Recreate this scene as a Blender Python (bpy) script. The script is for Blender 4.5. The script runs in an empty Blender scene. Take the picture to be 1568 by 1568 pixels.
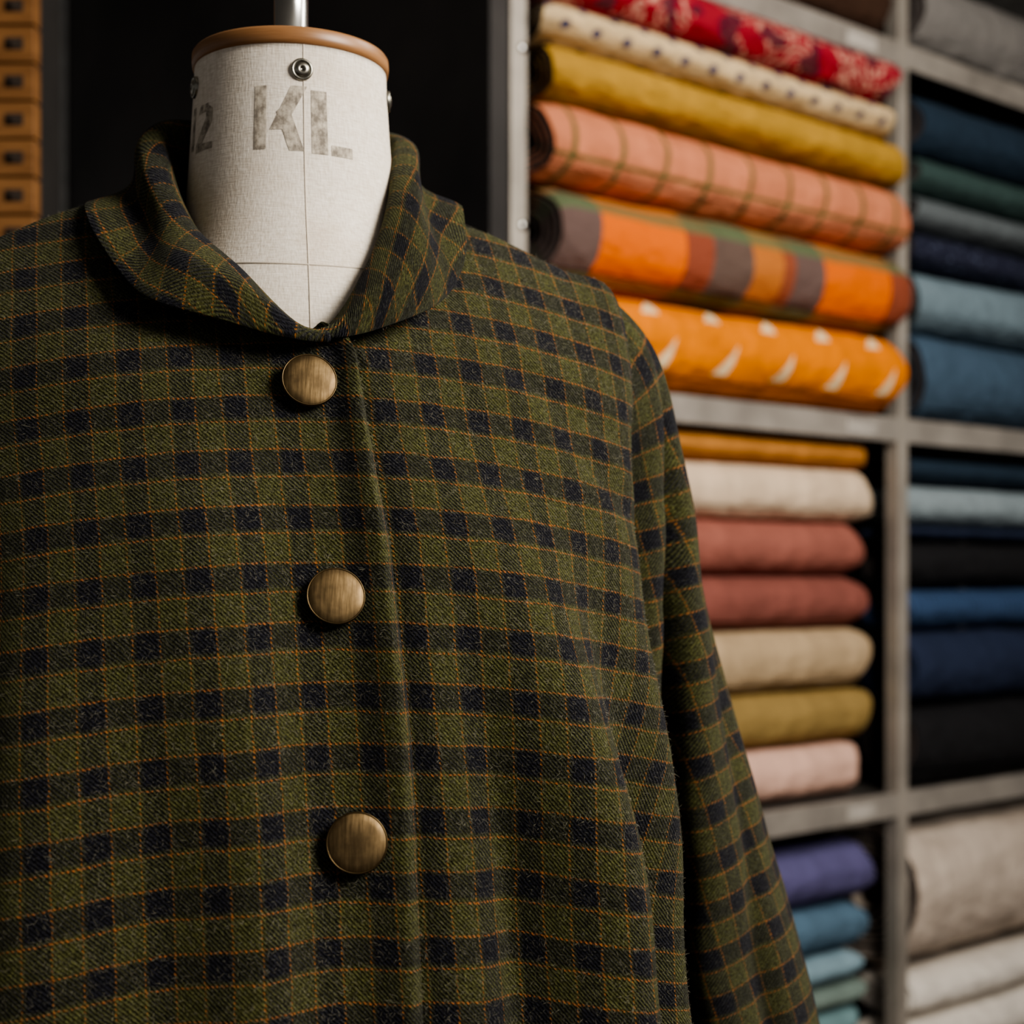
import bpy, bmesh, math, random
from mathutils import Vector, Matrix, noise
H=1.35
sc=bpy.context.scene
random.seed(4)
# ---------------------------------------------------------------- helpers
def new_obj(name,verts,faces,mat=None,uvs=None,smooth=True,parent=None):
    me=bpy.data.meshes.new(name); me.from_pydata([tuple(v) for v in verts],[],faces); me.update()
    if uvs is not None:
        l=me.uv_layers.new(name='UVMap')
        for lp in me.loops: l.data[lp.index].uv=uvs[lp.vertex_index]
    if smooth:
        for p in me.polygons: p.use_smooth=True
    o=bpy.data.objects.new(name,me); sc.collection.objects.link(o)
    if mat: me.materials.append(mat)
    if parent: par(o,parent)
    return o
def par(o,p):
    o.parent=p; o.matrix_parent_inverse=Matrix.Translation(p.location).inverted()
def empty(name,loc):
    e=bpy.data.objects.new(name,None); e.location=loc; e.empty_display_size=.05; sc.collection.objects.link(e); return e
class MB:
    def __init__(s): s.v=[];s.f=[];s.m=[]
    def box(s,c,sx,sy,sz,ax=(1,0),mi=0):
        ax=Vector((ax[0],ax[1],0)); ay=Vector((-ax.y,ax.x,0)); b=len(s.v)
        for k in (-1,1):
            for j in (-1,1):
                for i in (-1,1):
                    s.v.append(Vector(c)+ax*i*sx/2+ay*j*sy/2+Vector((0,0,k*sz/2)))
        for q in ((0,2,3,1),(4,5,7,6),(0,1,5,4),(2,6,7,3),(0,4,6,2),(1,3,7,5)):
            s.f.append([b+i for i in q]); s.m.append(mi)
    def lathe(s,c,prof,n=48,axis=Vector((0,0,1)),mi=0):
        axis=axis.normalized(); t=Vector((0,0,1)) if abs(axis.z)<.9 else Vector((1,0,0))
        a=axis.cross(t).normalized(); b2=axis.cross(a); b=len(s.v); c=Vector(c)
        for (r,h) in prof:
            for i in range(n):
                w=2*math.pi*i/n; s.v.append(c+axis*h+(a*math.cos(w)+b2*math.sin(w))*max(r,1e-5))
        for j in range(len(prof)-1):
            for i in range(n):
                s.f.append([b+j*n+i,b+j*n+(i+1)%n,b+(j+1)*n+(i+1)%n,b+(j+1)*n+i]); s.m.append(mi)
    def obj(s,name,mats,parent=None,smooth=False,bevel=0,angle=False):
        o=new_obj(name,s.v,s.f,None,None,smooth,parent)
        for m in mats:o.data.materials.append(m)
        for p,mi in zip(o.data.polygons,s.m): p.material_index=mi
        bm=bmesh.new(); bm.from_mesh(o.data); bmesh.ops.recalc_face_normals(bm,faces=bm.faces); bm.to_mesh(o.data); bm.free()
        if bevel:
            b=o.modifiers.new('bev','BEVEL'); b.width=bevel; b.segments=2; b.limit_method='ANGLE'
        return o
def tube(name,pts,r,mat,parent=None,n=8):
    cu=bpy.data.curves.new(name,'CURVE'); cu.dimensions='3D'; cu.bevel_depth=r; cu.bevel_resolution=3
    sp=cu.splines.new('POLY'); sp.points.add(len(pts)-1)
    for p,q in zip(sp.points,pts): p.co=(q[0],q[1],q[2],1)
    o=bpy.data.objects.new(name,cu); sc.collection.objects.link(o); cu.materials.append(mat)
    if parent: par(o,parent)
    return o
# node helpers
class NT:
    def __init__(s,name):
        s.m=bpy.data.materials.new(name); s.m.use_nodes=True; s.t=s.m.node_tree; s.b=s.t.nodes['Principled BSDF']
    def n(s,ty,**k):
        x=s.t.nodes.new(ty)
        for a,b in k.items(): setattr(x,a,b)
        return x
    def put(s,sock,val):
        if isinstance(val,(int,float)): sock.default_value=val
        elif isinstance(val,(tuple,list)): sock.default_value=tuple(val)+((1,) if len(val)==3 and sock.type=='RGBA' else ())
        else: s.t.links.new(val,sock)
    def M(s,op,a,b=0,c=0):
        x=s.n('ShaderNodeMath',operation=op); s.put(x.inputs[0],a); s.put(x.inputs[1],b)
        if op in('MULTIPLY_ADD','SMOOTH_MIN','COMPARE'): s.put(x.inputs[2],c)
        return x.outputs[0]
    def mix(s,f,a,b,mode='MIX'):
        x=s.n('ShaderNodeMix',data_type='RGBA',blend_type=mode); s.put(x.inputs[0],f); s.put(x.inputs[6],a); s.put(x.inputs[7],b); return x.outputs[2]
    def noise(s,vec,scale,detail=2,rough=.5):
        x=s.n('ShaderNodeTexNoise'); x.inputs['Scale'].default_value=scale; x.inputs['Detail'].default_value=detail; x.inputs['Roughness'].default_value=rough
        if vec is not None: s.put(x.inputs['Vector'],vec)
        return x.outputs['Fac']
    def ramp(s,f,a,b):
        x=s.n('ShaderNodeMapRange'); s.put(x.inputs[0],f); x.inputs[1].default_value=a; x.inputs[2].default_value=b; x.clamp=True; return x.outputs[0]
    def uv(s):
        u=s.n('ShaderNodeTexCoord'); sp=s.n('ShaderNodeSeparateXYZ'); s.t.links.new(u.outputs['UV'],sp.inputs[0]); return u.outputs['UV'],sp.outputs[0],sp.outputs[1]
    def obj(s): return s.n('ShaderNodeTexCoord').outputs['Object']
    def scale(s,v,sc_):
        x=s.n('ShaderNodeMapping'); s.put(x.inputs[0],v); x.inputs['Scale'].default_value=sc_; return x.outputs[0]
    def bump(s,h,dist,st=1):
        x=s.n('ShaderNodeBump'); s.put(x.inputs['Height'],h); x.inputs['Distance'].default_value=dist; x.inputs['Strength'].default_value=st
        s.t.links.new(x.outputs[0],s.b.inputs['Normal'])
    def fin(s,col,rough=.8,metal=0,spec=None,sheen=0):
        s.put(s.b.inputs['Base Color'],col); s.put(s.b.inputs['Roughness'],rough); s.b.inputs['Metallic'].default_value=metal
        if spec is not None: s.b.inputs['Specular IOR Level'].default_value=spec
        if sheen: s.b.inputs['Sheen Weight'].default_value=sheen; s.b.inputs['Sheen Roughness'].default_value=.5
        return s.m
def simple(name,c,rough=.6,metal=0,nscale=20,amt=.25,bump=0,spec=None):
    n=NT(name); f=n.noise(n.obj(),nscale,4,.6)
    col=n.mix(n.ramp(f,.3,.7),tuple(x*(1-amt) for x in c),tuple(min(1,x*(1+amt)) for x in c))
    if bump: n.bump(f,bump)
    return n.fin(col,rough,metal,spec)
# ---------------------------------------------------------------- materials
def wool():
    n=NT('checked_wool'); uv,u,v=n.uv()
    wob=n.noise(uv,45,2); fr_=n.noise(uv,700,1)
    wob2=n.M('ADD',n.M('MULTIPLY',n.M('SUBTRACT',wob,.5),.0024),n.M('MULTIPLY',n.M('SUBTRACT',fr_,.5),.0026))
    u2=n.M('ADD',u,wob2); v2=n.M('ADD',v,wob2)
    Pu,Pv=.0288,.0312
    fu=n.M('FRACT',n.M('DIVIDE',u2,Pu)); fv=n.M('FRACT',n.M('DIVIDE',v2,Pv))
    green=(.047,.050,.0185); navy=(.0078,.0083,.0130)
    def soft(f,edge):
        return n.M('MULTIPLY',n.ramp(f,0,.07),n.M('SUBTRACT',1,n.ramp(f,edge-.035,edge+.035)))
    du=soft(fu,.47); dv=soft(fv,.44)
    tw=n.M('FRACT',n.M('DIVIDE',n.M('ADD',n.M('ADD',u,v),n.M('MULTIPLY',wob2,.5)),.0025))
    T=n.M('MULTIPLY',n.M('ABSOLUTE',n.M('SUBTRACT',tw,.5)),2)
    Ts=n.ramp(T,.25,.75)
    warp=n.mix(du,green,navy); weft=n.mix(dv,green,navy)
    base=n.mix(n.M('MULTIPLY_ADD',Ts,.62,.25),warp,weft)
    base=n.mix(1,base,n.mix(Ts,(.70,.70,.70),(1.28,1.28,1.28)),'MULTIPLY')
    sp=n.noise(n.scale(uv,(760,760,1)),1,3,.80)
    base=n.mix(1,base,n.mix(n.ramp(sp,.33,.67),(.08,.08,.10),(2.3,2.2,2.05)),'MULTIPLY')
    sp3=n.noise(n.scale(uv,(240,240,1)),1,4,.7)
    base=n.mix(1,base,n.mix(n.ramp(sp3,.32,.68),(.60,.60,.64),(1.40,1.40,1.34)),'MULTIPLY')
    sp2=n.noise(n.scale(uv,(330,1150,1)),1,2,.6); sp4=n.noise(n.scale(uv,(1250,360,1)),1,2,.6)
    base=n.mix(n.M('MULTIPLY',n.M('MAXIMUM',n.ramp(sp2,.59,.71),n.ramp(sp4,.61,.73)),.48),base,(.125,.125,.10))
    def line(f,c,w): return n.M('SUBTRACT',1,n.ramp(n.M('ABSOLUTE',n.M('SUBTRACT',f,c)),w*.4,w))
    lu=n.M('MAXIMUM',line(fu,.485,.021),line(fu,.985,.021)); lv=n.M('MAXIMUM',line(fv,.465,.019),line(fv,.975,.019))
    dash=n.noise(n.scale(uv,(700,700,1)),1,2)
    lu=n.M('MULTIPLY',lu,n.M('MULTIPLY',n.ramp(Ts,.9,.25),n.ramp(dash,.34,.54)))
    lv=n.M('MULTIPLY',lv,n.M('MULTIPLY_ADD',n.ramp(Ts,.2,.8),.75,.15))
    lv=n.M('MULTIPLY',lv,n.ramp(dash,.36,.54))
    base=n.mix(n.M('MULTIPLY',lu,.9),base,(.31,.125,.032))
    base=n.mix(n.M('MULTIPLY',lv,.92),base,(.42,.14,.040))
    h=n.M('ADD',n.M('MULTIPLY',T,.6),n.M('MULTIPLY',sp,1.3))
    n.bump(h,.0013,1)
    return n.fin(base,.95,0,.08,.05)
WOOL=wool()
FUZZ=simple('wool_fibre',(.16,.15,.11),.9,0,400,.7)
def linen():
    n=NT('linen_cloth'); o=n.obj(); f=n.noise(n.scale(o,(900,900,160)),1,2); g=n.noise(n.scale(o,(150,150,1200)),1,2); d=n.noise(o,22,4,.6)
    w=n.M('ADD',n.M('MULTIPLY',f,.5),n.M('MULTIPLY',g,.5))
    c=n.mix(n.ramp(w,.32,.68),(.62,.55,.46),(.87,.81,.72)); c=n.mix(n.M('MULTIPLY',n.ramp(d,.50,.75),.45),c,(.56,.45,.34))
    n.bump(w,.0005,.8); return n.fin(c,.9,0,.2)
LINEN=linen()
def ink():
    n=NT('stencil_ink'); o=n.obj(); f=n.noise(n.scale(o,(160,160,160)),1,4,.7); g=n.noise(n.scale(o,(700,700,150)),1,1)
    c=n.mix(n.ramp(n.M('ADD',f,n.M('MULTIPLY',g,.25)),.5,.80),(.20,.175,.145),(.58,.52,.43)); return n.fin(c,.9,0,.2)
INK=ink()
LSEAM=simple('linen_seam',(.54,.48,.40),.9)
def wood(name,c1,c2,sc_=(30,30,6)):
    n=NT(name); f=n.noise(n.scale(n.obj(),sc_),1,5,.65); return n.fin(n.mix(n.ramp(f,.3,.7),c1,c2),.4)
CAPW=wood('cap_wood',(.19,.088,.033),(.35,.18,.078),(12,12,160))
BOXW=wood('drawer_wood',(.16,.070,.022),(.29,.14,.05),(8,8,60))
STEEL=simple('brushed_steel',(.62,.62,.60),.25,1,40,.1)
DSTEEL=simple('aged_bolt_metal',(.30,.29,.25),.35,1,200,.4)
def brass():
    n=NT('antique_brass'); o=n.obj(); f=n.noise(n.scale(o,(700,60,60)),1,3,.6); g=n.noise(o,90,3,.6)
    c=n.mix(n.ramp(f,.3,.7),(.105,.073,.037),(.235,.165,.085)); c=n.mix(n.M('MULTIPLY',n.ramp(g,.36,.70),.72),c,(.062,.043,.024))
    n.bump(f,.00015,.4); return n.fin(c,.52,1)
BRASS=brass()
BRIM=simple('dark_brass_rim',(.11,.078,.04),.38,1,60,.3)
SHELFM=simple('shelf_metal',(.35,.32,.285),.5,.35,9,.25)
POSTM=simple('post_metal',(.39,.355,.31),.45,.35,9,.2)
BOARD=simple('shelf_board',(.05,.045,.04),.7)
DARKW=simple('dark_wall_paint',(.032,.029,.028),.5,0,2,.5,spec=.3)
BACKW=simple('dark_back_wall',(.014,.012,.011),.8)
TRIMM=simple('grey_trim',(.12,.12,.12),.5,.2)
FLOORM=wood('floor_wood',(.05,.03,.018),(.12,.07,.04),(2,18,2))
CEIL=simple('ceiling_paint',(.30,.29,.27),.9)
WHITE=simple('label_card',(.45,.42,.38),.7)
BLACK=simple('black_hole',(.03,.02,.014),.9)
# ---------------------------------------------------------------- catmull
def cr(p0,p1,p2,p3,t):
    return (p1*2+(p2-p0)*t+(p0*2-p1*5+p2*4-p3)*t*t+(p1*3-p0-p2*3+p3)*t**3)*.5
def ring(K,phi):
    phi=((phi+1)%2)-1; sg=1
    if phi<0: sg=-1; phi=-phi
    n=len(K)-1; x=phi*n; i=min(int(x),n-1); t=x-i
    def g(j):
        if j<0: v=K[-j]; return Vector((-v[0],v[1],v[2]))
        if j>n: v=K[2*n-j]; return Vector((-v[0],v[1],v[2]))
        return Vector(K[j])
    r=cr(g(i-1),g(i),g(i+1),g(i+2),t); r.x*=sg; return r
def interp(tab,x):
    if x<=tab[0][0]: return tab[0][1]
    for (a,b),(c,d) in zip(tab,tab[1:]):
        if x<=c:
            t=(x-a)/(c-a); t=t*t*(3-2*t)*.5+t*.5; return b+(d-b)*t
    return tab[-1][1]
AX=Vector((-.141,1.0,0)); RA=math.radians(15); CA,SA=math.cos(RA),math.sin(RA)
def LW(p): return Vector((AX.x+p[0]*CA-p[1]*SA, AX.y+p[0]*SA+p[1]*CA, p[2]+H))
def LD(p): return Vector((p[0]*CA-p[1]*SA,p[0]*SA+p[1]*CA,p[2]))
def sstep(a,b,x):
    t=max(0,min(1,(x-a)/(b-a))); return t*t*(3-2*t)
# ---------------------------------------------------------------- coat
coat=empty('checked_wool_coat',LW((0,0,-.1)))
def zz(z,l): return [(x,y,z) for x,y in l]
R=[
[(0,-.103,.1365),(.030,-.094,.152),(.055,-.062,.187),(.072,-.01,.226),(.06,.03,.235),(.035,.055,.24),(0,.065,.24)],
[(0,-.111,.125),(.045,-.108,.130),(.092,-.080,.157),(.118,-.008,.226),(.105,.05,.222),(.06,.08,.215),(0,.088,.212)],
[(0,-.120,.10),(.065,-.121,.103),(.148,-.084,.128),(.178,-.003,.204),(.165,.06,.175),(.09,.095,.165),(0,.1,.16)],
[(0,-.132,.07),(.075,-.137,.07),(.186,-.085,.085),(.215,0,.188),(.18,.08,.12),(.10,.105,.1),(0,.108,.1)],
[(0,-.152,.03),(.085,-.160,.03),(.195,-.098,.03),(.211,.0,.12),(.18,.085,.05),(.1,.11,.03),(0,.112,.03)],
[(0,-.172,-.02),(.09,-.182,-.02),(.198,-.110,-.02),(.205,.0,.04),(.18,.095,-.02),(.1,.12,-.02),(0,.122,-.02)],
zz(-.08,[(0,-.192),(.095,-.205),(.203,-.124),(.202,.01),(.185,.11),(.1,.135),(0,.137)]),
zz(-.15,[(0,-.212),(.10,-.225),(.207,-.135),(.204,.01),(.19,.12),(.105,.145),(0,.147)]),
zz(-.25,[(0,-.235),(.105,-.245),(.208,-.148),(.208,.01),(.2,.14),(.11,.165),(0,.167)]),
zz(-.45,[(0,-.26),(.12,-.27),(.232,-.165),(.235,.01),(.22,.16),(.12,.19),(0,.19)])]
def body_raw(r,phi):
    n=len(R)-1; i=min(int(r),n-1); t=r-i
    g=lambda j: ring(R[max(0,min(n,j))],phi)
    return cr(g(i-1),g(i),g(i+1),g(i+2),t)
def body_pt(r,phi,off=0):
    p=body_raw(r,phi); e=.01
    a=body_raw(r,phi+e)-body_raw(r,phi-e); b=body_raw(min(r+.05,len(R)-1),phi)-body_raw(max(r-.05,0),phi)
    nn=a.cross(b).normalized()
    if nn.dot(Vector((p.x,p.y,.15)))<0: nn=-nn
    low=sstep(.06,-.20,p.z)
    ph=((phi+1)%2)-1
    f=0
    for c,w,a_ in ((.200,.034,.030),(.262,.024,-.025),(.128,.034,-.021),(.31,.022,.006),(-.17,.05,-.016),(-.26,.045,.022),(-.36,.04,-.012),(-.09,.03,.008),(.6,.05,.012),(-.6,.05,.012),(.8,.05,.01),(-.8,.05,.01)):
        f+=a_*math.exp(-((ph-c-.02*low)/w)**2)
    f*=low
    f+=.0050*noise.noise(Vector((p.x*12,p.z*6,3)))*(1 if r>1 else r)
    f+=-.0035*math.exp(-((p.z-.10+.55*(p.x-.16))/.010)**2)*sstep(.09,.15,p.x)*sstep(.21,.17,p.x) if p.y<-.03 else 0
    f+=-.0035*math.exp(-((p.z-.045+1.1*(p.x-.19))/.014)**2)*sstep(.12,.17,p.x)*sstep(.22,.19,p.x) if p.y<-.03 else 0
    # side tucks in behind the front corner of the body where the arm hangs
    tuck=-.020*math.exp(-((abs(ph)-.46)/.06)**2)*sstep(.12,.06,p.z)
    return p+nn*(f+tuck+off),nn
EDGE=[(-.45,.038),(-.2,.037),(-.09,.038),(.01,.0340),(.06,.0295),(.10,.0255),(.12,.0235),(.130,.019),(.134,.012),(.137,.006)]
NR=130; NCOL=300
verts=[];uvs=[];faces=[]
cols=[0,.0003,.0007,.0012,.0019,.0028,.004,.0055,.0075,.010,.013]+[ .016+(1-.016)*(i/(NCOL-11)) for i in range(NCOL-10)]
def lean(z): return interp([(-.3,.008),(-.135,.006),(-.01,.003),(.11,-.004),(.2,-.006)],z)
for i in range(NR+1):
    r=(len(R)-1)*(i/NR)
    lo,hi=-.1,.3
    for _ in range(22):
        m=(lo+hi)/2; p=body_raw(r,m)
        if p.x<interp(EDGE,p.z): lo=m
        else: hi=m
    pe=(lo+hi)/2; row=[]
    zc_=body_raw(r,pe).z
    rim=interp([(-.45,.0035),(-.15,.004),(.0,.0060),(.10,.0085),(.14,.0075)],zc_)
    for t in cols:
        phi=pe-t*(2+.085)
        dist=t*2.085*.48
        o=.0050*(1-sstep(.06,.50,t*2.085))
        if dist<.03: o+=rim*(1-sstep(.003,.026,dist))
        if dist<.0045: o-=(rim+.0040)*(1-dist/.0045)**2.2
        if t>.955: o-=.0014
        p,nn=body_pt(r,phi,o); row.append((p,phi))
    k0=min(range(len(row)),key=lambda k:abs(row[k][0].x) if cols[k]<.2 else 9)
    us=[0]*len(row)
    for k in range(1,len(row)):
        a,b=row[k-1][0],row[k][0]
        us[k]=us[k-1]-math.hypot(b.x-a.x,b.y-a.y)
    s0=us[k0]-row[k0][0].x
    blend=sstep(2.2,4.2,r)
    kf=min(range(len(row)),key=lambda k:abs(row[k][1]-(-2)))
    tot=us[kf]-row[kf][0].x
    for k,(p,phi) in enumerate(row):
        if phi>-1: arc=us[k]-s0
        else: arc=(us[k]-tot)
        xb=p.x*1.03
        u=xb*(1-blend)+arc*blend
        v=p.z+.55*p.x*p.x
        verts.append(LW(p)); uvs.append((u-lean(p.z)+2.9605,v+3.003))
W_=len(cols)
for i in range(NR):
    for k in range(W_-1):
        a=i*W_+k; faces.append((a,a+1,a+W_+1,a+W_))
cb=new_obj('coat_body',verts,faces,WOOL,uvs,True,coat)
so=cb.modifiers.new('sol','SOLIDIFY'); so.thickness=.0022; so.offset=-1
cb.data.update()
pidx=NR//2*(W_-1)+20
if cb.data.polygons[pidx].normal.dot(LD((0,-1,0)))<0:
    bm=bmesh.new(); bm.from_mesh(cb.data); bmesh.ops.reverse_faces(bm,faces=bm.faces); bm.to_mesh(cb.data); bm.free()
# collar: separate fold / outer edge lines for the two halves
FB=[(.069,.026,.291),(.042,.06,.299),(0,.073,.301)]
Fd={1:[(0,-.110,.136),(.037,-.085,.183),(.058,-.052,.232),(.068,-.012,.268)]+FB,
   -1:[(0,-.110,.136),(.042,-.091,.175),(.069,-.063,.208),(.081,-.022,.250),(.079,.026,.287)]+FB[1:]}
Od={1:[(0,-.117,.134),(.048,-.113,.146),(.084,-.089,.172),(.106,-.018,.235),(.100,.050,.236),(.062,.086,.228),(0,.096,.226)],
   -1:[(0,-.118,.131),(.050,-.116,.141),(.097,-.092,.161),(.121,-.016,.222),(.110,.050,.229),(.065,.088,.226),(0,.096,.226)]}
COLV=[]
def collar(side):
    vs=[];us=[];fs=[]; NP=100; NS=28
    for i in range(NP+1):
        q=i/NP
        phi=side*(-.022+q*1.03) if side<0 else side*(.004+q*1.0)
        f=ring(Fd[side],phi); o=ring(Od[side],phi); b=ring(R[0],phi)
        out=Vector((f.x,f.y,0)).normalized()
        b=b-out*.002
        lift=.004 if side<0 else 0
        fa=1-sstep(.02,.12,abs(phi))
        tip=max(0,1-abs(phi)/.08)
        o=o+out*(.0025+lift*.7+.0055*fa)
        o=o.lerp(f,.20*tip**2)
        sd_=sstep(.22,.45,abs(phi))
        m=(f*.5+o*.5)+out*(.009-.015*sd_-.003*fa)+Vector((0,0,.007-.012*sd_-.005*fa)); m2=f*.90+o*.10+out*.007+Vector((0,0,.002-.0015*fa))
        fi=f-out*.0045-Vector((0,0,.006-.003*fa))
        P=[b,b.lerp(fi,.6),fi,f+Vector((0,0,.001)),m2,m,o.lerp(m,.25)+out*.0015,o]
        n=len(P)-1; L=0; prev=None
        for j in range(NS+1):
            x=j/NS*n; k=min(int(x),n-1); t=x-k
            pt=cr(P[max(0,k-1)],P[k],P[k+1],P[min(n,k+2)],t)
            w=.0034*noise.noise(Vector((pt.x*22,pt.y*22,pt.z*22+5)))
            pt=pt+out*w
            if prev is not None: L+=(pt-prev).length
            prev=pt
            vs.append(LW(pt)); us.append((phi*.30+2.96+.004, L+3.0))
    for i in range(NP):
        for j in range(NS):
            a=i*(NS+1)+j; fs.append((a,a+1,a+NS+2,a+NS+1))
    o=new_obj('collar_'+('right' if side>0 else 'left'),vs,fs,WOOL,us,True,coat)
    COLV.append(o)
    s=o.modifiers.new('sol','SOLIDIFY'); s.thickness=.0040; s.offset=0
    s=o.modifiers.new('sub','SUBSURF'); s.levels=1; s.render_levels=1
collar(1); collar(-1)
# sleeves
SL=[
(.194,.134,12,.056,.048),(.205,.109,46,.058,.050),(.213,.07,68,.058,.052),(.221,.025,76,.060,.055),(.237,-.05,75,.062,.058),
(.260,-.14,73,.064,.060),(.289,-.24,73,.064,.062),(.316,-.33,74,.062,.062),(.340,-.42,75,.058,.060),(.354,-.47,76,.055,.058)]
SLV=[]
GZ=[(-.45,150),(-.27,128),(-.18,108),(-.095,88),(-.03,72),(.035,54),(.10,36),(.15,28)]
YC=[(-.1,.035),(.05,.030),(.13,.010)]
def sleeve(sd):
    vs=[];us=[];fs=[];n=160;rows=120;L=0;pc=None
    for i in range(rows+1):
        x=i/rows*(len(SL)-1); k=min(int(x),len(SL)-2); t=x-k
        gg=lambda j: [SL[max(0,min(len(SL)-1,j))][q] for q in range(5)]
        v=[cr(a,b,c,d,t) for a,b,c,d in zip(gg(k-1),gg(k),gg(k+1),gg(k+2))]
        an=math.radians(v[2]); c=Vector((v[0],interp(YC,v[1]),v[1]))
        if pc is not None: L+=(c-pc).length
        pc=c
        up=Vector((math.sin(an),0,math.cos(an)))
        for j in range(n+1):
            w=2*math.pi*j/n
            low=sstep(.125,.03,v[1]); deg=((math.degrees(w)+180)%360)-180
            g0=interp(GZ,v[1])
            rr=1-.36*low*math.exp(-((deg-g0)/7)**2)+.07*low*math.exp(-((deg-g0-20)/12)**2)+.08*low*math.exp(-((deg-g0+20)/13)**2)
            rr+=-.12*sstep(.0,-.12,v[1])*math.exp(-((deg-g0+52)/10)**2)
            rr+=.045*noise.noise(Vector((math.cos(w)*1.6,math.sin(w)*1.6,v[1]*16)))
            p=c+up*math.cos(w)*v[3]*rr+Vector((0,-1,0))*math.sin(w)*v[4]*rr
            vs.append(LW((p.x*sd,p.y,p.z))); us.append((j/n*.41*sd+2.94,3.015+.17-L*1.0))
    for i in range(rows):
        for j in range(n):
            a=i*(n+1)+j; fs.append((a,a+1,a+n+2,a+n+1) if sd<0 else (a,a+n+1,a+n+2,a+1))
    o=new_obj('sleeve_'+('right' if sd>0 else 'left'),vs,fs,WOOL,us,True,coat); SLV.append(o)
    s=o.modifiers.new('sol','SOLIDIFY'); s.thickness=.002; s.offset=-1
sleeve(1); sleeve(-1)
# loose wool fibres standing off the cloth
fv=[];ff=[]
rnd=random.Random(9)
def fibres(o,count,cen):
    me=o.data
    polys=[p for p in me.polygons if p.area>1e-8 and p.center.y<1.07]
    w=[p.area for p in polys]
    for p in rnd.choices(polys,w,k=count):
        vs=[me.vertices[i].co for i in p.vertices]; a,b=rnd.random(),rnd.random()
        q=(vs[0]*(1-a)+vs[1]*a)*(1-b)+(vs[3]*(1-a)+vs[2]*a)*b
        nn=p.normal.copy(); ref=q-cen; ref.z*=.2
        if nn.dot(ref)<0: nn=-nn
        d=Vector((rnd.gauss(0,1),rnd.gauss(0,1),rnd.gauss(0,1))); d=(d-nn*d.dot(nn)).normalized()
        L=rnd.uniform(.0010,.0040); up=rnd.uniform(.15,.75)
        s=d.cross(nn).normalized()*.00006
        m=q+d*L*.5+nn*(L*up*.6); e=q+d*L+nn*(L*up*rnd.uniform(.4,1.1)); q=q+nn*.0001
        i=len(fv); fv.extend([q-s,q+s,m+s,m-s,e]); ff.append((i,i+1,i+2,i+3)); ff.append((i+3,i+2,i+4))
cen=LW((0,0,0))
fibres(cb,90000,cen); 
for o in COLV: fibres(o,10000,cen)
fibres(SLV[0],18000,LW((.26,.03,0)))
new_obj('wool_fuzz',fv,ff,FUZZ,None,False,coat)
# buttons
for bi,(bx,bz) in enumerate(((-.006,.1040),(.0015,-.0150),(.0065,-.138))):
    best=None
    for a in range(0,900):
        r=a/100
        p=body_raw(r,0)
        if best is None or abs(p.z-bz)<best[0]: best=(abs(p.z-bz),r)
    r=best[1]; phi=bx/.09/6
    p,nn=body_pt(r,phi,.0072)
    p.x=bx
    n2=(nn+Vector((0,-.15,.0))).normalized()
    mb=MB(); c=LW(p+n2*.0020); ax=LD(n2)
    rb=.0157
    mb.lathe(c,[(0,-.003),(.006,-.003),(.006,.0005),(rb*.97,.0010),(rb,.0018),(rb*1.0,.0030),(rb*.98,.0037),(rb*.955,.0038),(rb*.94,.0034)],64,ax,1)
    mb.lathe(c,[(rb*.945,.0034),(rb*.91,.0038),(rb*.7,.0044),(rb*.4,.0049),(rb*.15,.0051),(0,.0051)],64,ax,0)
    mb.obj('button_%d'%(bi+1),[BRASS,BRIM],coat,smooth=True)
# ---------------------------------------------------------------- dress form
form=empty('tailors_dress_form',LW((0,0,0)))
prof=[(.3195,.0603,.0603),(.30,.0612,.0612),(.27,.0632,.0638),(.245,.0650,.0665),(.222,.0665,.071),(.2,.071,.078),(.17,.085,.087),(.14,.10,.092),(.10,.14,.095),(.0,.17,.11),(-.12,.16,.12),(-.25,.15,.12),(-.40,.17,.14),(-.46,.17,.14)]
def fr(z):
    for a,b in zip(prof,prof[1:]):
        if z<=a[0] and z>=b[0]:
            t=(a[0]-z)/(a[0]-b[0]); return a[1]+(b[1]-a[1])*t,a[2]+(b[2]-a[2])*t
    return prof[0][1:]
vs=[];fs=[];n=96;zs=[]
for a,b in zip(prof,prof[1:]):
    for q in range(5): zs.append(a[0]+(b[0]-a[0])*q/5)
zs.append(-.46)
sm=[]
for z in zs:
    acc=[fr(max(-.46,min(.3195,z+d))) for d in (-.008,0,.008)]
    sm.append((sum(a[0] for a in acc)/3,sum(a[1] for a in acc)/3))
for z,(rx,ry) in zip(zs,sm):
    for j in range(n):
        w=2*math.pi*j/n; vs.append(LW((rx*math.sin(w),-ry*math.cos(w),z)))
for i in range(len(zs)-1):
    for j in range(n): fs.append((i*n+j,(i+1)*n+j,(i+1)*n+(j+1)%n,i*n+(j+1)%n))
fs.append(tuple(range(n-1,-1,-1)) ); fs.append(tuple((len(zs)-1)*n+j for j in range(n)))
new_obj('linen_torso',vs,fs,LINEN,None,True,form)
def fsurf(deg,z,off=.0003):
    zc=max(-.45,min(.3195,z))
    acc=[fr(max(-.46,min(.3195,zc+d))) for d in (-.008,0,.008)]
    rx=sum(a[0] for a in acc)/3; ry=sum(a[1] for a in acc)/3
    w=math.radians(deg); return LW(((rx+off)*math.sin(w),-(ry+off)*math.cos(w),z))
tube('centre_seam',[fsurf(0,.3185-(.18)*i/40,.00005) for i in range(41)],.0004,LSEAM,form)
tube('collar_seam',[fsurf(-70+140*i/60,.190-.008*math.cos(math.radians(-70+140*i/60)),.0000) for i in range(61)],.0005,LSEAM,form)
mb=MB()
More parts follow.
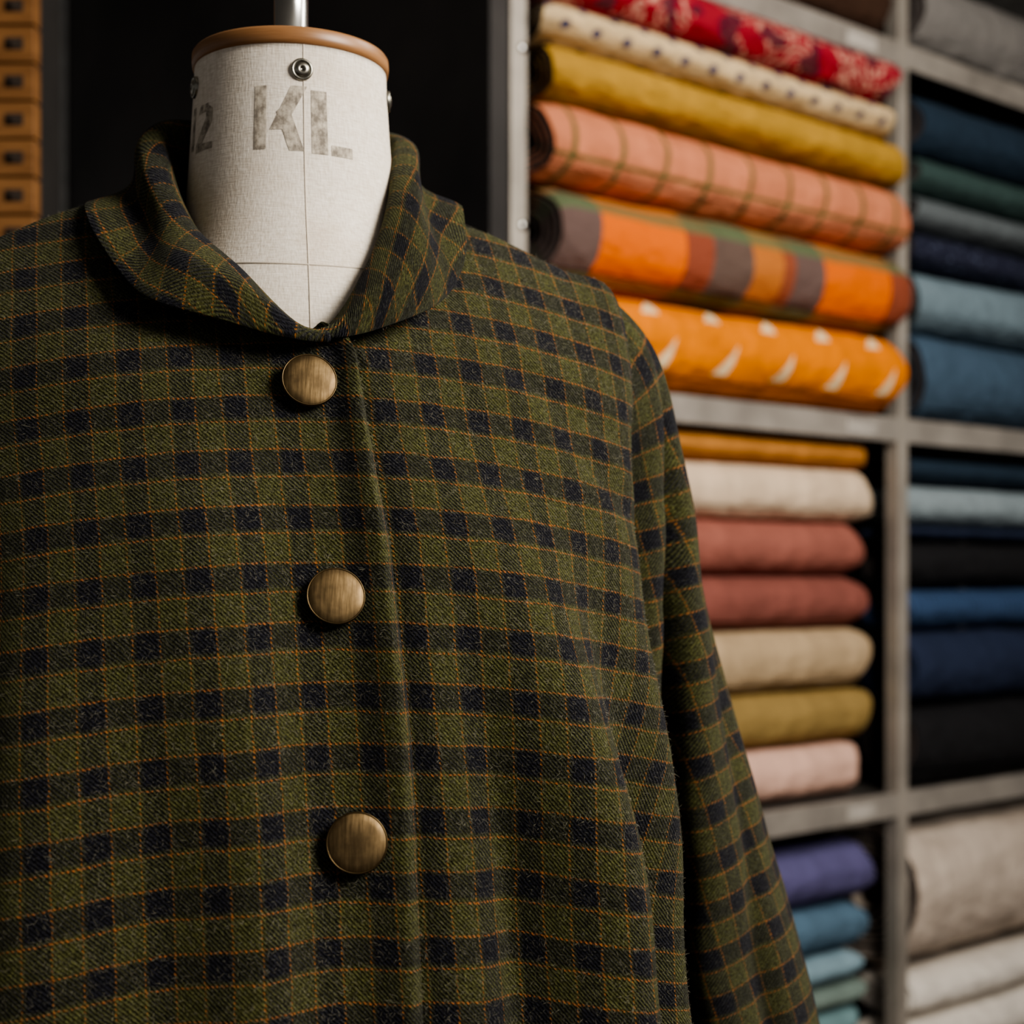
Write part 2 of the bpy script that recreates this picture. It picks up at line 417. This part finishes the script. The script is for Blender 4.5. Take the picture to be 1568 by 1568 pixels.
mb.lathe(LW((0,0,0)),[(0,.3185),(.0600,.3185),(.0618,.3195),(.0622,.323),(.0620,.3275),(.0608,.3292),(.058,.3300),(0,.3303)],96,mi=0)
mb.obj('wooden_cap',[CAPW],form,smooth=True)
mb=MB()
mb.lathe(LW((0,0,0)),[(0,.330),(.017,.3305),(.0165,.335),(.0125,.3365),(.0122,.344),(.0108,.346),(.0106,.41),(.012,.411),(.012,.415),(.008,.418),(.014,.424),(.018,.435),(.014,.446),(0,.45)],48)
mb.obj('neck_rod_and_finial',[STEEL],form,smooth=True)
for k,dg in enumerate((0,-80,80,180)):
    mb=MB(); c=fsurf(dg-1,.303,0); w=math.radians(dg); ax=LD((math.sin(w),-math.cos(w),0))
    mb.lathe(c,[(.0066,-.001),(.0068,.0012),(.0060,.0020),(.0050,.0018),(.0046,.0010)],32,ax,0)
    mb.lathe(c,[(.0047,.001),(.0042,.0022),(.0026,.0028),(.0012,.0029),(.0011,.0018),(0,.0018)],32,ax,1)
    mb.obj('neck_bolt_%d'%(k+1),[DSTEEL,DSTEEL],form,smooth=True)
def stencil(name,polys):
    vs=[];fs=[]
    for (a0,z0),(a1,z1),(a2,z2),(a3,z3) in polys:
        N=8;b=len(vs)
        for i in range(N+1):
            for j in range(N+1):
                s,t=i/N,j/N
                A=(a0*(1-s)+a1*s)*(1-t)+(a3*(1-s)+a2*s)*t; Z=(z0*(1-s)+z1*s)*(1-t)+(z3*(1-s)+z2*s)*t
                vs.append(fsurf(A,Z,.00025))
        for i in range(N):
            for j in range(N):
                q=b+i*(N+1)+j; fs.append((q,q+1,q+N+2,q+N+1))
    new_obj(name,vs,fs,INK,None,True,form)
stencil('stencil_letters',[
 [(-27,.254),(-20.5,.254),(-20.5,.293),(-27,.293)],
 [(-18.5,.266),(-11,.266),(2,.293),(-7,.293)],
 [(-15,.277),(-9,.283),(0,.253),(-8,.253)],
 [(4,.252),(13,.252),(13,.291),(4,.291)],
 [(15,.252),(28,.252),(28,.2585),(15,.2585)]])
stencil('stencil_numerals',[
 [(-80,.262),(-76,.262),(-76,.289),(-80,.289)],
 [(-71,.283),(-68,.288),(-60,.288),(-62,.283)],
 [(-62,.288),(-56,.284),(-56,.276),(-62,.279)],
 [(-62,.279),(-56,.276),(-65,.264),(-72,.264)],
 [(-72,.259),(-55,.259),(-55,.263),(-72,.264)]])
mb=MB(); c0=LW((0,0,0)); c0=Vector((c0.x,c0.y,0))
mb.lathe(c0,[(0,0),(.20,0),(.20,.018),(.17,.03),(.04,.045),(.022,.06),(.018,.1),(.018,.95),(0,.95)],48)
mb.obj('stand',[simple('black_iron',(.02,.02,.02),.4,.8)],form,smooth=True)
# ---------------------------------------------------------------- shelving frame coords
TH=math.atan2(2816,2400); DX=Vector((math.sin(TH),math.cos(TH),0)); DB=Vector((-DX.y,DX.x,0)); P0=Vector((.0124,2.69,0))
def SP(s,d,z): return P0+DX*s+DB*d+Vector((0,0,z+H))
ax2=(DX.x,DX.y)
shelf=MB(); LV=[-1.28,-.472,.340,1.155]
for sp in (0,1.1,2.2,3.3):
    for d in (.0175,.60):
        shelf.box(SP(sp,d,.125-.0),.035,.035,2.95,ax2,1)
for lv in LV:
    for b in range(3):
        s0,s1=b*1.1+.018,(b+1)*1.1-.018
        shelf.box(SP((s0+s1)/2,.006,lv-.0265),s1-s0,.012,.053,ax2,0)
        shelf.box(SP((s0+s1)/2,.31,lv-.008),s1-s0,.58,.014,ax2,2)
        shelf.box(SP(s1-.13,-.0015,lv-.03),.10,.003,.030,ax2,3)
for z in (-1.1,-.9,-.3,.1,.6,.905,1.3):
    shelf.lathe(SP(.006,0.0,z),[(.009,0),(.009,.003),(.006,.006),(0,.007)],16,-DB,4)
shelf.obj('metal_shelving_unit',[SHELFM,POSTM,BOARD,WHITE,STEEL],bevel=.002)
# ---------------------------------------------------------------- fabric rolls
def fab(name,c,fn=None,c2=None):
    n=NT('cloth_'+name); uv,u,v=n.uv(); f=n.noise(n.scale(uv,(25,6,1)),1,4,.6)
    col=n.mix(n.ramp(f,.3,.7),tuple(x*.80 for x in c),tuple(min(1,x*1.12) for x in c))
    if fn: col=fn(n,col,uv,u,v)
    n.bump(n.noise(n.scale(uv,(18,22,1)),1,3),.018,.8)
    return n.fin(col,.85,0,.2)
def ln(n,x,per,w,ofs=0):
    f=n.M('ABSOLUTE',n.M('SUBTRACT',n.M('FRACT',n.M('ADD',n.M('DIVIDE',x,per),ofs)),.5)); return n.M('LESS_THAN',f,w/2/per)
def p_window(n,col,uv,u,v):
    u=n.M('ADD',u,n.M('MULTIPLY',n.noise(uv,5,1),.03))
    m=n.M('MAXIMUM',ln(n,u,.115,.012),ln(n,v,.13,.009,.3)); return n.mix(n.M('MULTIPLY',m,.95),col,(.10,.105,.035))
def p_madras(n,col,uv,u,v):
    r=n.n('ShaderNodeValToRGB'); r.color_ramp.interpolation='CONSTANT'
    n.put(r.inputs[0],n.M('FRACT',n.M('DIVIDE',n.M('ADD',u,.0),.62)))
    cs=[(0,(.13,.085,.075)),(.15,(.70,.14,.008)),(.50,(.25,.065,.035)),(.62,(.12,.08,.065)),(.80,(.45,.15,.035)),(.94,(.25,.07,.035))]
    e=r.color_ramp.elements; e[0].position=0; e[0].color=cs[0][1]+(1,); e[1].position=cs[1][0]; e[1].color=cs[1][1]+(1,)
    for p,c in cs[2:]:
        x=e.new(p); x.color=c+(1,)
    c=n.mix(n.M('MULTIPLY',ln(n,v,.40,.045,.15),.75),r.outputs[0],(.10,.15,.07))
    c=n.mix(n.M('MULTIPLY',ln(n,v,.40,.05,.02),.6),c,(.33,.18,.04)); return c
def p_drops(n,col,uv,u,v):
    cu=n.M('DIVIDE',n.M('ADD',u,n.M('MULTIPLY',v,-.5)),.165); row=n.M('FLOOR',n.M('DIVIDE',v,.11)); cu=n.M('ADD',cu,n.M('MULTIPLY',row,.5))
    fu=n.M('SUBTRACT',n.M('FRACT',cu),.5); fv=n.M('FRACT',n.M('DIVIDE',v,.11))
    w=n.M('MULTIPLY',n.M('SUBTRACT',.78,fv),.22)
    m=n.M('MULTIPLY',n.M('LESS_THAN',n.M('ABSOLUTE',fu),w),n.M('GREATER_THAN',fv,.16)); return n.mix(m,col,(.78,.60,.36))
def p_dots(n,col,uv,u,v):
    PU,PV=.075,.050
    cu=n.M('DIVIDE',u,PU); row=n.M('FLOOR',n.M('DIVIDE',v,PV)); cu=n.M('ADD',cu,n.M('MULTIPLY',row,.5))
    a=n.M('MULTIPLY',n.M('SUBTRACT',n.M('FRACT',cu),.5),PU); b=n.M('MULTIPLY',n.M('SUBTRACT',n.M('FRACT',n.M('DIVIDE',v,PV)),.5),PV)
    d=n.M('SQRT',n.M('ADD',n.M('MULTIPLY',a,a),n.M('MULTIPLY',b,n.M('MULTIPLY',b,.7)))); return n.mix(n.M('LESS_THAN',d,.0115),col,(.06,.06,.12))
def p_floral(n,col,uv,u,v):
    f=n.noise(uv,10,2); w=n.M('SINE',n.M('MULTIPLY',f,70)); m=n.M('MULTIPLY',n.M('GREATER_THAN',w,.45),n.M('GREATER_THAN',n.noise(uv,6,1),.46))
    c=n.mix(n.M('MULTIPLY',m,.75),col,(.66,.38,.28)); d=n.M('GREATER_THAN',n.noise(uv,12,1),.56); return n.mix(n.M('MULTIPLY',d,.85),c,(.075,.010,.025))
def p_stripe(n,col,uv,u,v): return n.mix(n.M('MULTIPLY',ln(n,u,.020,.008),.8),col,(.02,.03,.06))
def p_speck(n,col,uv,u,v): return n.mix(n.M('GREATER_THAN',n.noise(uv,70,1),.68),col,(.15,.18,.28))
def p_stain(n,col,uv,u,v): return n.mix(n.M('MULTIPLY',n.ramp(n.noise(n.scale(uv,(3,9,1)),1,3),.45,.7),.6),col,(.30,.24,.195))
def roll(s0,s1,dc,zb,zt,hw,mat,dark=.5,skew=0,seed=0,wob=1):
    rnd=random.Random(seed*7+3)
    rz=(zt-zb)/2; zc=(zt+zb)/2; n=64; mL=36; vs=[];us=[];fs=[];mi=[]
    a0=rnd.uniform(-70,-35)*math.pi/180
    def pt(q,k,rad,ext=0):
        a=a0+2*math.pi*k/n; fl=1-.055*(1-k/n)
        s=s0+(s1-s0)*q+ext
        ca,sa=math.cos(a),math.sin(a)
        nz=1+.07*wob*noise.noise(Vector((s*3+seed,ca*1.2,sa*1.2)))+.034*wob*noise.noise(Vector((s*13+seed,ca*2,sa*2)))
        edge=1-.10*max(0,(abs(q-.5)-.47)/.03)**2
        r=rad*fl*nz*edge
        sw=skew*(q-.5)
        e2=ext+(.012*math.sin(a*2+seed) if q in(0.,1.) else 0)
        P=SP(s+(e2-ext)*rad,dc-hw*r*math.copysign(abs(ca)**.9,ca)+sw,zc+rz*max(-.985,min(1.03,r*math.copysign(abs(sa)**.92,sa))))
        return P
    per=math.pi*(hw+rz)
    for i in range(mL+1):
        q=i/mL
        for k in range(n+1):
            vs.append(pt(q,k,1)); us.append(((s1-s0)*q+seed*.0,per*k/n))
    for i in range(mL):
        for k in range(n):
            a=i*(n+1)+k; fs.append((a,a+1,a+n+2,a+n+1)); mi.append(0)
    rads=[1,.95,.90,.88,.83,.80,.74,.71,.64,.61,.53,.50,.41,.38,.28,.27,0.02]
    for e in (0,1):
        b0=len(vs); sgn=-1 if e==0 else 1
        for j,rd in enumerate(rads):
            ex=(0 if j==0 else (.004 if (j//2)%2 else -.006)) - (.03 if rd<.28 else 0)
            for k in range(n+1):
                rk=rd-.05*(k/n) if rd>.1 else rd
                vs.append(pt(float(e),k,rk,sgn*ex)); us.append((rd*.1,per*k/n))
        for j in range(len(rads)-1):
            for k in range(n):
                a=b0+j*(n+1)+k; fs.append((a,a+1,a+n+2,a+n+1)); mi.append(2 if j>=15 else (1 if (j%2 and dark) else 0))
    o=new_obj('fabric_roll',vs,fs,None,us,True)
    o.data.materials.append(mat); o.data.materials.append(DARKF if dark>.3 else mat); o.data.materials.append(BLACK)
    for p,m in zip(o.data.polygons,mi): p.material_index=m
    bm=bmesh.new(); bm.from_mesh(o.data); bmesh.ops.recalc_face_normals(bm,faces=bm.faces); bm.to_mesh(o.data); bm.free()
    return o
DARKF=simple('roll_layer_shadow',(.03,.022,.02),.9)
C=fab
mats=dict(
 orange=C('orange_print',(.74,.21,.002),p_drops), madras=C('madras',(.5,.2,.1),p_madras), salmon=C('salmon_check',(.58,.21,.11),p_window),
 yellow=C('mustard',(.42,.24,.04)), cream=C('spotted_cream',(.64,.48,.28),p_dots), red=C('red_floral',(.32,.014,.030),p_floral),
 ora2=C('apricot',(.52,.225,.055)), beige=C('cream_linen',(.74,.58,.42)), rose=C('rose',(.34,.125,.095)), rose2=C('dusty_rose',(.27,.095,.075)),
 tan=C('tan',(.50,.37,.23)), gold=C('ochre',(.32,.22,.08)), pink=C('blush',(.76,.49,.39)),
 purple=C('violet',(.125,.115,.25)), blue=C('denim_blue',(.11,.19,.27)), lblue=C('pale_blue',(.27,.40,.47)), sage=C('sage',(.22,.29,.26)), aqua=C('aqua',(.20,.33,.35)),
 navy=C('navy',(.020,.037,.060)), teal=C('teal',(.045,.080,.075)), grey=C('blue_grey',(.125,.145,.155)), spk=C('speckled_navy',(.020,.023,.045),p_speck),
 sky=C('sky_blue',(.17,.235,.275)), mid=C('mid_blue',(.060,.100,.150)), black=C('black_cloth',(.014,.014,.016)), stripe=C('striped_blue',(.05,.10,.21),p_stripe),
 lgrey=C('pale_grey_blue',(.27,.33,.36)), dblue=C('deep_blue',(.022,.032,.068)), felt=C('grey_felt',(.20,.19,.18)), taupe=C('taupe',(.62,.53,.45),p_stain), white=C('off_white',(.82,.77,.70)), brown=C('dark_brown',(.05,.025,.015)))
U=[('orange',.343,.508,.098),('madras',.512,.682,.095),('salmon',.686,.826,.092),('yellow',.83,.926,.088),('cream',.93,1.000,.08),('red',1.003,1.098,.088)]
for i,(m,a,b,hw) in enumerate(U):
    roll(.035+.01*(i%2),1.055 if m not in('cream','red','orange') else 1.030,.03,a,b,hw,mats[m],.5,0,i+1)
U=[('pink',-.470,-.357),('gold',-.355,-.243),('tan',-.241,-.112),('rose2',-.110,-.002),('rose',0,.112),('beige',.114,.226),('ora2',.228,.285)]
for i,(m,a,b) in enumerate(U):
    roll(.06,1.005+.025*((i*3)%4)/2,.09,a,b,.06,mats[m],0,0,i+11,.7)
U=[('tan',-1.278,-1.17),('white',-1.168,-1.07),('grey',-1.068,-1.0),('aqua',-.998,-.925),('sage',-.923,-.872),('lblue',-.870,-.805),('blue',-.803,-.700),('purple',-.698,-.570)]
for i,(m,a,b) in enumerate(U):
    roll(.06,1.02-.02*(i%2)+(.03 if m=='purple' else 0),.09,a,b,.06 if m!='purple' else .075,mats[m],0,0,i+21)
for i,(m,a,b) in enumerate([('brown',1.157,1.27),('navy',1.272,1.38)]):
    roll(.04,1.05,.05,a,b,.07,mats[m],.5,0,i+31)
U=[('mid',.343,.535,.10),('sky',.538,.672,.085),('spk',.675,.757,.07),('grey',.76,.838,.075),('teal',.841,.925,.075),('navy',.928,1.06,.085)]
for i,(m,a,b,hw) in enumerate(U): roll(1.135,2.15,.05,a,b,hw,mats[m],.5,0,i+41)
U=[('black',-.470,-.292,.09),('dblue',-.290,-.125,.085),('stripe',-.122,-.032,.07),('black',-.03,.075,.07),('dblue',.077,.108,.07),('lgrey',.11,.20,.065),('navy',.202,.262,.07)]
for i,(m,a,b,hw) in enumerate(U): roll(1.135,2.15,.07,a,b,hw,mats[m],0 if i%3 else .5,0,i+51)
U=[('tan',-1.278,-1.10,.1),('white',-1.098,-.985,.09),('white',-.983,-.885,.09),('taupe',-.882,-.545,.16)]
for i,(m,a,b,hw) in enumerate(U): roll(1.135,2.15,.08 if m!='taupe' else .13,a,b,hw,mats[m],.5 if m=='taupe' else 0,0,i+61)
roll(1.135,2.15,.06,1.157,1.33,.1,mats['felt'],.5,0,71)
# ---------------------------------------------------------------- room
def slab(name,c,sx,sy,sz,ax,mat):
    m=MB(); m.box(c,sx,sy,sz,ax); return m.obj(name,[mat])
slab('floor',(0.5,2,-.05),9,9,.1,(1,0),FLOORM)
slab('ceiling',(0.5,2,2.95),9,9,.1,(1,0),CEIL)
wl=P0+DB*1.25-DX*.045
slab('wall_left',(wl.x,wl.y,1.45),.04,2.5,2.9,ax2,DARKW)
wb=P0+DX*2.2+DB*.68
slab('wall_back',(wb.x,wb.y,1.45),4.5,.05,2.9,ax2,BACKW)
tp=P0+DB*1.66-DX*.074
slab('trim_1',(tp.x,tp.y,1.45),.016,.02,2.9,ax2,TRIMM)
cab=MB()
right=-.3037*2.05
w=.056; cw=w*4; xc=right-cw/2
cab.box((xc,2.118,1.21),cw,.088,2.42,(1,0),2)
for i in range(48):
    z=.06+i*.0496
    if z>2.4: break
    for c in range(4):
        bx=right-w*(c+.5)
        cab.box((bx,2.063,z),w-.003,.03,.0460,(1,0),0)
        cab.box((bx,2.0475,z),.024,.002,.016,(1,0),1)
        cab.lathe((bx,2.047,z-.001),[(.005,0),(.004,.004),(.006,.007),(0,.009)],12,Vector((0,-1,0)),1)
o=cab.obj('wooden_drawer_cabinet',[BOXW,BLACK,BACKW],bevel=.0012)
# ---------------------------------------------------------------- lights
def area(name,loc,tgt,size,power,col):
    l=bpy.data.lights.new(name,'AREA'); l.size=size; l.energy=power; l.color=col; l.shape='SQUARE'
    o=bpy.data.objects.new(name,l); o.location=loc; o.rotation_euler=(Vector(tgt)-Vector(loc)).to_track_quat('-Z','Y').to_euler(); sc.collection.objects.link(o)
area('window_light',(1.25,.22,H+.95),(-.02,.95,H+.1),.75,57,(1,.93,.84))
area('shelf_fill',(1.35,1.7,2.8),(.75,3.1,H+.0),1.0,56,(1,.93,.84))  # added area light out of view, brightens the shelves and rolls
w=bpy.data.worlds.new('world'); sc.world=w; w.use_nodes=True; w.node_tree.nodes['Background'].inputs[0].default_value=(1,.96,.92,1); w.node_tree.nodes['Background'].inputs[1].default_value=.20
# ---------------------------------------------------------------- camera
cd=bpy.data.cameras.new('camera'); cam=bpy.data.objects.new('camera',cd); sc.collection.objects.link(cam)
cam.location=(0,0,H); cam.rotation_euler=(math.pi/2,0,0)
cd.sensor_width=36; cd.lens=36*2400/1568; cd.shift_y=96/1568; cd.clip_start=.05
cd.dof.use_dof=True; cd.dof.focus_distance=.865; cd.dof.aperture_fstop=6.6
sc.camera=cam
try:
    sc.view_settings.look='AgX - Medium High Contrast'
except Exception as e: print(e)
